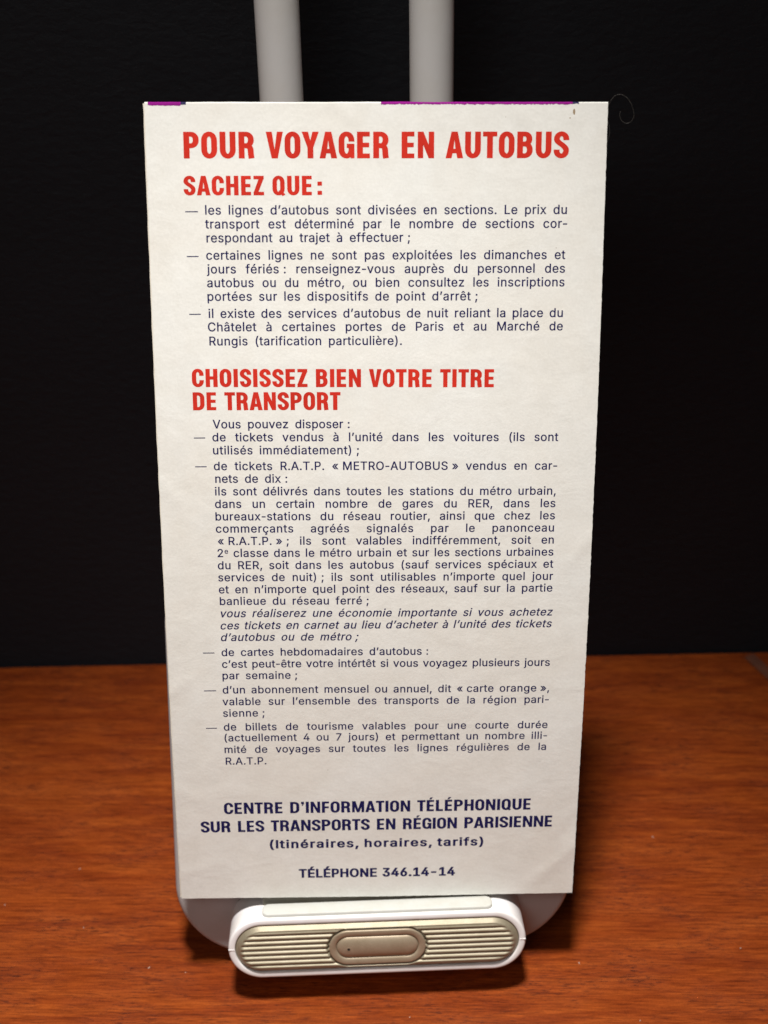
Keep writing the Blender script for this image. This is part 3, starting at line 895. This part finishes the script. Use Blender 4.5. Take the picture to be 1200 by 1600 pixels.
    'è': (794, ['417,-16 316,-4 230,32 161,90 109,167 78,260 67,367 77,475 109,569 159,647 226,706 308,743 403,756 464,751 523,735 578,709 627,670 670,619 702,554 723,475 730,381 730,333 147,333 147,434 664,434 609,397 603,467 585,528 556,578 516,617 465,641 403,649 341,641 288,616 245,578 214,530 195,474 189,415 189,349 196,273 217,209 251,158 297,121 353,98 418,91 460,94 499,104 532,120 561,143 584,172 601,207 718,178 694,124 659,77 612,38 555,9 490,-10', '353,843 224,1040 358,1040 452,843']),
    'é': (794, ['417,-16 316,-4 230,32 161,90 109,167 78,260 67,367 77,475 109,569 159,647 226,706 308,743 403,756 464,751 523,735 578,709 627,670 670,619 702,554 723,475 730,381 730,333 147,333 147,434 664,434 609,397 603,467 585,528 556,578 516,617 465,641 403,649 341,641 288,616 245,578 214,530 195,474 189,415 189,349 196,273 217,209 251,158 297,121 353,98 418,91 460,94 499,104 532,120 561,143 584,172 601,207 718,178 694,124 659,77 612,38 555,9 490,-10', '348,843 442,1040 576,1040 446,843']),
    'ê': (794, ['417,-16 316,-4 230,32 161,90 109,167 78,260 67,367 77,475 109,569 159,647 226,706 308,743 403,756 464,751 523,735 578,709 627,670 670,619 702,554 723,475 730,381 730,333 147,333 147,434 664,434 609,397 603,467 585,528 556,578 516,617 465,641 403,649 341,641 288,616 245,578 214,530 195,474 189,415 189,349 196,273 217,209 251,158 297,121 353,98 418,91 460,94 499,104 532,120 561,143 584,172 601,207 718,178 694,124 659,77 612,38 555,9 490,-10', '304,856 186,856 186,861 344,1040 458,1040 616,861 616,856 496,856 401,973']),
    '’': (348, ['101,626 160,1000 297,1000 193,626']),
    'l': (327, ['103,0 225,0 225,1030 103,1030']),
}


SV, SH = 100.0, 84.0   # half stem and half hairline of the condensed capitals (cap height 1000)


def arc(cx, cy, rx, ry, a0, a1, n=10):
    return [(cx + rx * math.cos(math.radians(a0 + (a1 - a0) * i / n)), cy + ry * math.sin(math.radians(a0 + (a1 - a0) * i / n)))
            for i in range(n + 1)]


def bez(p0, p1, p2, p3, n=14):
    return [tuple((1 - t) ** 3 * a + 3 * t * (1 - t) ** 2 * bb + 3 * t * t * (1 - t) * c + t ** 3 * d
                  for a, bb, c, d in zip(p0, p1, p2, p3)) for t in [i / n for i in range(n + 1)]]


def clean(p):
    out = [p[0]]
    for q in p[1:]:
        if math.hypot(q[0] - out[-1][0], q[1] - out[-1][1]) > 0.5:
            out.append(q)
    return out


def pen(path, closed=False):
    """contours of a stroke: thick across verticals, thinner across horizontals"""
    p = clean(path)
    if closed and math.hypot(p[0][0] - p[-1][0], p[0][1] - p[-1][1]) < 0.5:
        p.pop()
    n = len(p)
    L, R = [], []
    for i in range(n):
        a = p[(i - 1) % n] if (closed or i > 0) else p[i]
        c = p[(i + 1) % n] if (closed or i < n - 1) else p[i]
        tx, ty = c[0] - a[0], c[1] - a[1]
        l = math.hypot(tx, ty)
        nx, ny = -ty / l, tx / l
        h = math.hypot(nx * SV, ny * SH)
        L.append((p[i][0] + nx * h, p[i][1] + ny * h))
        R.append((p[i][0] - nx * h, p[i][1] - ny * h))
    if closed:
        return [L, list(reversed(R))] if area(L) > area(R) else [R, list(reversed(L))]
    return [R + list(reversed(L))] if area(R + list(reversed(L))) > 0 else [L + list(reversed(R))]


def area(p):
    return 0.5 * sum(p[i][0] * p[(i + 1) % len(p)][1] - p[(i + 1) % len(p)][0] * p[i][1] for i in range(len(p)))


def rect(x0, y0, x1, y1):
    return [[(x0, y0), (x1, y0), (x1, y1), (x0, y1)]]


def caps():
    xl, xr, yb, yt, ry = 100.0, 478.0, 76.0, 924.0, 245.0
    cx, rx = (xl + xr) / 2, (xr - xl) / 2
    top = arc(cx, yt - ry, rx, ry, 0, 180)       # right to left over the top
    bot = arc(cx, yb + ry, rx, ry, 180, 360)     # left to right under the bottom
    G = {}
    G['O'] = (578, pen(top + bot, True))
    G['Q'] = (590, pen(top + bot, True) + [[(300, 215), (480, -45), (600, 30), (420, 290)]])
    G['C'] = (566, pen([(xr, 630)] + top + bot + [(xr, 370)]))
    G['G'] = (578, pen([(xr, 640)] + top + bot + [(xr, 420)]) + rect(312, 392, 578, 540) + rect(452, 0, 578, 400))
    sr, sl, s = 458.0, 98.0, 200.0
    scx, srx = (sr + sl) / 2, (sr - sl) / 2
    G['S'] = (552, pen([(sr, 690)] + arc(scx, yt - s, srx, s, 0, 180) + bez((sl, yt - s), (sl, 560), (sr, 490), (sr, yb + s + 10))
                       + arc(scx, yb + s, srx, s, 0, -180) + [(sl, 310)]))
    G['U'] = (578, pen([(xl, 1000), (xl, yb + ry)] + bot + [(xr, 1000)]))
    G['D'] = (572, rect(0, 0, 200, 1000) + pen([(120, SH), (270, SH)] + arc(270, SH + 235, 200, 235, -90, 0) + arc(270, 1000 - SH - 235, 200, 235, 0, 90) + [(120, 1000 - SH)]))
    pb = pen([(120, 478), (270, 478)] + arc(270, 478 + 200, 185, 200, -90, 0) + arc(270, 1000 - SH - 200, 185, 200, 0, 90) + [(120, 1000 - SH)])
    G['P'] = (545, rect(0, 0, 200, 1000) + pb)
    G['R'] = (572, rect(0, 0, 200, 1000) + pb + pen(bez((250, 470), (470, 465), (435, 330), (450, 150)) + [(470, 0)]))
    G['B'] = (575, rect(0, 0, 200, 1000)
              + pen([(120, 532), (280, 532)] + arc(280, 532 + 180, 168, 180, -90, 0) + arc(280, 1000 - SH - 180, 168, 180, 0, 90) + [(120, 1000 - SH)])
              + pen([(120, SH), (275, SH)] + arc(275, SH + 205, 198, 205, -90, 0) + arc(275, 536 - 205, 198, 205, 0, 90) + [(120, 536)]))
    E = rect(0, 0, 200, 1000) + rect(150, 0, 462, 166) + rect(150, 420, 438, 580) + rect(150, 834, 462, 1000)
    G['E'] = (478, E)
    G['É'] = (478, E + [[(150, 1062), (275, 1062), (405, 1235), (232, 1235)]])
    G['F'] = (450, rect(0, 0, 200, 1000) + rect(150, 400, 430, 562) + rect(150, 834, 450, 1000))
    G['H'] = (585, rect(0, 0, 200, 1000) + rect(385, 0, 585, 1000) + rect(150, 420, 435, 585))
    G['I'] = (200, rect(0, 0, 200, 1000))
    G['L'] = (455, rect(0, 0, 200, 1000) + rect(150, 0, 452, 168))
    G['N'] = (600, rect(0, 0, 185, 1000) + rect(415, 0, 600, 1000) + [[(10, 1000), (415, 0), (590, 0), (195, 1000)]])
    G['M'] = (755, rect(0, 0, 178, 1000) + rect(577, 0, 755, 1000) + [[(10, 1000), (300, 0), (455, 0), (225, 1000)]] + [[(300, 0), (455, 0), (745, 1000), (530, 1000)]])
    G['T'] = (520, rect(160, 0, 360, 1000) + rect(0, 832, 520, 1000))
    G['V'] = (620, [[(205, 0), (415, 0), (620, 1000), (415, 1000), (310, 330), (205, 1000), (0, 1000)]])
    G['Y'] = (610, rect(205, 0, 405, 450) + [[(205, 405), (405, 405), (610, 1000), (395, 1000), (305, 660), (215, 1000), (0, 1000)]])
    G['A'] = (640, [[(0, 0), (200, 0), (238, 190), (402, 190), (440, 0), (640, 0), (428, 1000), (212, 1000)],
                    [(320, 690), (372, 345), (268, 345)]])
    G['Z'] = (500, rect(0, 0, 495, 166) + rect(10, 834, 490, 1000) + [[(0, 120), (0, 0), (205, 120), (490, 880), (490, 1000), (270, 880)]])
    G['’'] = (200, [[(10, 1000), (10, 800), (95, 800), (40, 640), (110, 640), (195, 820), (195, 1000)]])
    G[':'] = (200, rect(0, 20, 200, 215) + rect(0, 500, 200, 695))
    out = {}
    side = dict(O=30, Q=30, C=30, G=30, S=24, U=42, A=4, V=4, Y=2, T=10, Z=22)
    for k, (w, cs) in G.items():
        sb = side.get(k, 44)
        out[k] = (w + 2 * sb, [[(x + sb, y) for x, y in c] for c in cs])
    return out


def grotesque():
    out = {}
    for k, (adv, cs) in GLYPHS.items():
        out[k] = (adv, [[tuple(map(float, q.split(','))) for q in c.split(' ')] for c in cs])
    return out


def embolden(font, dx, dy, sxx=1.0):
    """move every contour outwards by dx / dy (outer contours grow, counters shrink)"""
    res = {}
    for k, (adv, cs) in font.items():
        new = []
        big = max(cs, key=lambda c: abs(area(c)))
        sgn = 1 if area(big) > 0 else -1
        for c in cs:
            c = [(x * sxx, y) for x, y in c]
            n = len(c)
            o = []
            for i in range(n):
                a, p, d = c[i - 1], c[i], c[(i + 1) % n]
                e1 = (p[0] - a[0], p[1] - a[1]); e2 = (d[0] - p[0], d[1] - p[1])
                l1, l2 = math.hypot(*e1) or 1, math.hypot(*e2) or 1
                n1 = (e1[1] / l1 * sgn, -e1[0] / l1 * sgn); n2 = (e2[1] / l2 * sgn, -e2[0] / l2 * sgn)
                den = max(0.35, 1 + n1[0] * n2[0] + n1[1] * n2[1])
                mx, my = (n1[0] + n2[0]) / den, (n1[1] + n2[1]) / den
                o.append((p[0] + mx * dx, p[1] + my * dy))
            new.append(o)
        res[k] = (adv * sxx + 1.1 * dx, new)
    return res


def triangulate(cs):
    """non-zero fill of a glyph's contours"""
    vs, es = [], []
    for c in cs:
        k0, n = len(vs), len(c)
        vs += [Vector(p) for p in c]
        es += [(k0 + i, k0 + (i + 1) % n) for i in range(n)]
    v, e, fc, ov, oe, of = delaunay_2d_cdt(vs, es, [], 0, 0.01)
    tri = []
    for t in fc:
        x = sum(v[q].x for q in t) / len(t)
        y = sum(v[q].y for q in t) / len(t)
        wn = 0
        for c in cs:
            for i in range(len(c)):
                (ax, ay), (bx, by) = c[i - 1], c[i]
                if (ay <= y) != (by <= y) and (ax + (y - ay) / (by - ay) * (bx - ax)) > x:
                    wn += 1 if by > ay else -1
        if wn:
            tri.append(t)
    return [(p.x, p.y) for p in v], tri


def subdivide(v, tri, lim):
    """split long triangles so the print follows the bulge of the sheet"""
    v = list(v)
    while True:
        out, again, mids = [], False, {}
        for t in tri:
            t = list(t)
            el = [math.hypot(v[t[i]][0] - v[t[(i + 1) % 3]][0], v[t[i]][1] - v[t[(i + 1) % 3]][1]) for i in range(3)]
            m = max(range(3), key=lambda i: el[i])
            if el[m] <= lim or len(t) != 3:
                out.append(t); continue
            a, bb, c = t[m], t[(m + 1) % 3], t[(m + 2) % 3]
            kx = (min(a, bb), max(a, bb))
            if kx not in mids:
                mids[kx] = len(v)
                v.append(((v[a][0] + v[bb][0]) / 2, (v[a][1] + v[bb][1]) / 2))
            q = mids[kx]
            out += [[a, q, c], [q, bb, c]]
            again = True
        tri = out
        if not again:
            return v, tri


F_COND = caps()
F_TITLE = embolden(F_COND, 13, 9, 1.04)
F_HEAD = embolden(F_COND, 13, 9, 1.09)
F_CONTACT = embolden(F_COND, -6, 4, 1.26)
F_BODY = embolden(grotesque(), 26, 15)
F_WIDE = embolden(grotesque(), 66, 36, 1.08)
F_PHONE = embolden(grotesque(), 74, 40, 0.93)
CACHE = {}


def glyph_tris(fid, font, ch, cap):
    kx = (fid, ch)
    if kx not in CACHE:
        v, t = triangulate(font[ch][1])
        CACHE[kx] = subdivide(v, t, 2.6 / cap * 1000)
    return CACHE[kx]


STYLE = {  # font id, font, cap height mm, x scale, word space (cap heights)
    'title': ('t', F_TITLE, 5.78, 1.0, 0.42), 'sub': ('h', F_HEAD, 4.28, 1.0, 0.40), 'h': ('h', F_HEAD, 4.26, 1.0, 0.40),
    'c': ('c', F_CONTACT, 3.40, 1.0, 0.46), 'w': ('w', F_WIDE, 2.45, 1.0, 0.50), 'p': ('p', F_PHONE, 2.55, 1.0, 0.5),
    'b': ('b', F_BODY, 2.06, 0.97, 0.70)}
BODY_TRACK = 0.02


def set_line(kind, text, x0, z0, x1, z1, verts, faces, report=None):
    if kind == 'dash':
        t = 0.115
        n = 3
        base = len(verts)
        for i in range(n + 1):
            x = x0 + (x1 - x0) * i / n
            verts += [(x, z0 - t), (x, z0 + t)]
        for i in range(n):
            a = base + 2 * i
            faces.append((a, a + 2, a + 3, a + 1))
        return
    st = kind if kind in STYLE else 'b'
    fid, font, cap, sxs, ws = STYLE[st]
    justify = st == 'b' and not kind.endswith('r')
    italic = kind in ('i', 'ir')
    k = cap / 1000
    items, x, sup = [], 0.0, False
    gaps = spaces = 0
    ch_list = []
    for ch in text:
        if ch == '^':
            ch_list.append(('e', 0.62)); continue
        if ch == ' ':
            ch_list.append((' ', 1)); continue
        ch_list.append(('e' if sup else ch, 0.62 if sup else 1.0)); sup = False

    def adv(ch, s):
        a = font[ch][0] * k * sxs * s
        if ch == '-' and st == 'b':
            a *= 0.72
        return a

    narrow = {('«', 1), ('»', -1)}
    nat = 0.0
    for i, (ch, s) in enumerate(ch_list):
        if ch == ' ':
            thin = (i > 0 and ch_list[i - 1][0] == '«') or (i + 1 < len(ch_list) and ch_list[i + 1][0] in '»;:')
            if thin:
                nat += (0.42 if st == 'b' else 0.20) * cap
            else:
                spaces += 1
        else:
            nat += adv(ch, s)
            nxt = ch_list[i + 1][0] if i + 1 < len(ch_list) else None
            if nxt not in (None, ' '):
                gaps += 1
    first = font[ch_list[0][0]]
    last = font[ch_list[-1][0]]
    lsb = min(p[0] for c in first[1] for p in c) * k * sxs
    lastx = max(p[0] for c in last[1] for p in c) * k * sxs
    rsb = adv(*ch_list[-1]) - lastx
    if ch_list[-1][0] == '-' and st == 'b':
        rsb = adv('-', 1) - (lastx - 0.14 * last[0] * k * sxs)
    target = (x1 - x0) + lsb + rsb
    if justify:
        tr = BODY_TRACK * cap
        sp = (target - nat - tr * gaps) / max(1, spaces)
        if sp < 0.52 * cap:
            sp = 0.52 * cap
            tr = (target - nat - sp * spaces) / gaps
        if sp > 1.9 * cap:
            tr = min(0.05 * cap, tr + 0.02 * cap)
            sp = (target - nat - tr * gaps) / spaces
    else:
        sp = ws * cap
        tr = (target - nat - sp * spaces) / max(1, gaps)
    if report is not None:
        report.append((kind, text[:18], round(tr / cap, 3), round(sp / cap, 3)))
    x = x0 - lsb
    for i, (ch, s) in enumerate(ch_list):
        if ch == ' ':
            thin = (i > 0 and ch_list[i - 1][0] == '«') or (i + 1 < len(ch_list) and ch_list[i + 1][0] in '»;:')
            x += (0.42 if st == 'b' else 0.20) * cap if thin else sp
            continue
        v, tri = glyph_tris(fid, font, ch, cap)
        base = len(verts)
        dx = -0.14 * font['-'][0] * k * sxs if (ch == '-' and st == 'b') else 0.0
        for px, pz in v:
            gx = x + dx + px * k * sxs * s
            gz = pz * k * s + (0.42 * cap if s < 1 else 0.0)
            if italic:
                gx += (gz - 0.0) * 0.21
            verts.append((gx, z0 + (z1 - z0) * (gx - x0) / max(1e-6, x1 - x0) + gz))
        faces += [tuple(base + q for q in t) for t in tri]
        x += adv(ch, s)
        if i + 1 < len(ch_list) and ch_list[i + 1][0] != ' ':
            x += tr


BLOCKS = [('title_lettering', M_RED, [('title',)]), ('heading_lettering', M_RED, [('sub',)]), ('heading_lettering', M_RED, [('h',)])]
groups = []
pending = None
for L in LINES:
    kind = L[0]
    if kind == 'dash':
        pending = L
        continue
    base = kind.rstrip('r') if kind not in ('title',) else kind
    gid = 'b5' if base == 'i' else base
    if not groups or groups[-1][0] != gid:
        groups.append((gid, []))
        if pending is not None:
            groups[-1][1].append(pending)
            pending = None
    elif pending is not None:
        groups.append((gid, [pending]))
        pending = None
    groups[-1][1].append(L)
rep = []
for gid, lines in groups:
    name, m, lift = {'title': ('title_lettering', M_RED, 0.022), 'sub': ('heading_lettering', M_RED, 0.02), 'h': ('heading_lettering', M_RED, 0.02),
                     'c': ('contact_lettering', M_NAVY, 0.018), 'w': ('contact_lettering', M_NAVY, 0.016), 'p': ('contact_lettering', M_NAVY, 0.016)}.get(gid, ('paragraph_lettering', M_NAVY, 0.014))
    vv, ff = [], []
    for L in lines:
        set_line(*L, vv, ff, rep)
    link(name, mesh(name, [(x * MM, (front_y(x, z) - lift) * MM, z * MM) for x, z in vv], ff), m, leaflet, True)
for q in rep:
    print('LINE', q)


def blot(name, x, z, rx, rz, m, seed, n=22):
    rnd = random.Random(seed)
    pts = []
    for i in range(n):
        a = 2 * math.pi * i / n
        q = 1 + 0.28 * noise.noise(Vector((math.cos(a) * 1.4, math.sin(a) * 1.4, seed)))
        pts.append((x + rx * q * math.cos(a), z + rz * q * math.sin(a)))
    vs = [(p * MM, (front_y(p, q) - 0.012) * MM, q * MM) for p, q in pts]
    return link(name, mesh(name, vs, [tuple(range(n))]), m, leaflet)


blot('brown_stain', 44.85, 203.9, 0.28, 0.62, M_STAIN, 3)
blot('brown_stain', 43.95, 202.5, 0.14, 0.17, M_STAIN, 8)

# ------------------------------------------------------------------ small loose things
def ray_point(px, py, depth_plane_z=None, lp=None):
    return None


lm = leaflet.matrix_world


def lp(x, y, z):
    return lm @ Vector((x * MM, y * MM, z * MM))


hp = [(52.6, 0.5, 205.0), (53.6, 0.2, 206.9), (54.6, 0.0, 207.55), (56.0, -0.2, 207.45), (57.4, -0.3, 206.2), (58.3, -0.3, 204.3),
      (58.55, -0.2, 202.7), (57.9, 0.0, 201.6), (56.8, 0.2, 201.3), (55.9, 0.3, 201.9), (55.4, 0.3, 203.0), (55.55, 0.2, 203.9)]


def smooth_path(pts, k=7):
    out = []
    n = len(pts)
    for i in range(n - 1):
        p0, p1, p2, p3 = (Vector(pts[max(i - 1, 0)]), Vector(pts[i]), Vector(pts[i + 1]), Vector(pts[min(i + 2, n - 1)]))
        for j in range(k):
            t = j / k
            out.append(0.5 * ((2 * p1) + (p2 - p0) * t + (2 * p0 - 5 * p1 + 4 * p2 - p3) * t * t + (3 * p1 - p0 - 3 * p2 + p3) * t ** 3))
    out.append(Vector(pts[-1]))
    return out


path = [lp(*p) for p in smooth_path(hp)]
hair = link('hair', tube('hair', path, 0.000032, 6), M_HAIR, None, True)
tag(hair, 'thin curled grey hair caught at the top right corner of the leaflet', 'hair')
path = [lp(*p) for p in smooth_path([(52.5, 0.3, 196.6), (52.9, 0.1, 197.6), (53.2, 0.1, 198.9), (53.1, 0.2, 200.4), (52.8, 0.4, 201.8)])]
o = link('lint_fibre', tube('lint_fibre', path, 0.00003, 5), M_HAIR, None, True)
tag(o, 'short faint fibre on the right edge of the leaflet below its top corner', 'fibre')

# clear strip lying at the back right of the desk
bm = bmesh.new()
pth = [Vector((0.1335, 0.1372, ZD + 0.0006)), Vector((0.1375, 0.128, ZD + 0.0006)), Vector((0.1418, 0.118, ZD + 0.0006)), Vector((0.147, 0.104, ZD + 0.0006)), Vector((0.155, 0.082, ZD + 0.0006))]
rows_ = []
for i, p in enumerate(pth):
    t = (pth[min(i + 1, 4)] - pth[max(i - 1, 0)]).normalized()
    s = Vector((-t.y, t.x, 0))
    rows_.append([tuple(p + s * w + Vector((0, 0, h))) for w, h in ((-.0021, 0), (-.0021, .0005), (-.0012, .0011), (.0012, .0011), (.0021, .0005), (.0021, 0))])
me = loft('plastic_strip', rows_)
bm.free()
o = link('plastic_strip', me, M_CLEAR)
sharp(me, 50)
tag(o, 'clear plastic strip lying on the desk at the far right, by the wall', 'strip')

# dust specks on the desk
def speck(x, y, L, ang, seed):
    rnd = random.Random(seed)
    bm = bmesh.new()
    bmesh.ops.create_icosphere(bm, subdivisions=2, radius=1)
    for v in bm.verts:
        q = 1 + 0.35 * noise.noise(v.co * 1.3 + Vector((seed, 0, 0)))
        v.co = Vector((v.co.x * L * q, v.co.y * 0.00012 * q + 0.25 * L * v.co.x ** 2, v.co.z * 0.0001 * q))
    me = bpy.data.meshes.new('dust_speck')
    bm.to_mesh(me); bm.free()
    o = link('dust_speck', me, M_DUST, None, True)
    o.location = (x, y, ZD + 0.00008)
    o.rotation_euler.z = ang
    tag(o, 'tiny pale speck of dust lying on the reddish wooden desk', 'dust speck', 'dust specks on the desk')


SPECKS = [(0.0003, 0.8), (0.00045, 0.8), (0.0003, 0.2), (0.0004, 1.9), (0.0004, 2.4), (0.0002, 0.4), (0.00025, 1.0), (0.0002, 0.2), (0.00025, 1.2), (0.0002, 0.3)]
SPECK_XY = [(-0.0903, 0.0402), (-0.0646, 0.0018), (0.1018, 0.0045), (0.0558, 0.0004), (0.0844, 0.0488), (-0.0854, 0.0169), (-0.1101, 0.0263), (-0.0542, -0.0002), (0.0697, -0.0196), (0.008, -0.017)]
for (x, y), (L, a) in zip(SPECK_XY, SPECKS):
    speck(x, y, L, a, L * 1e5 + a)
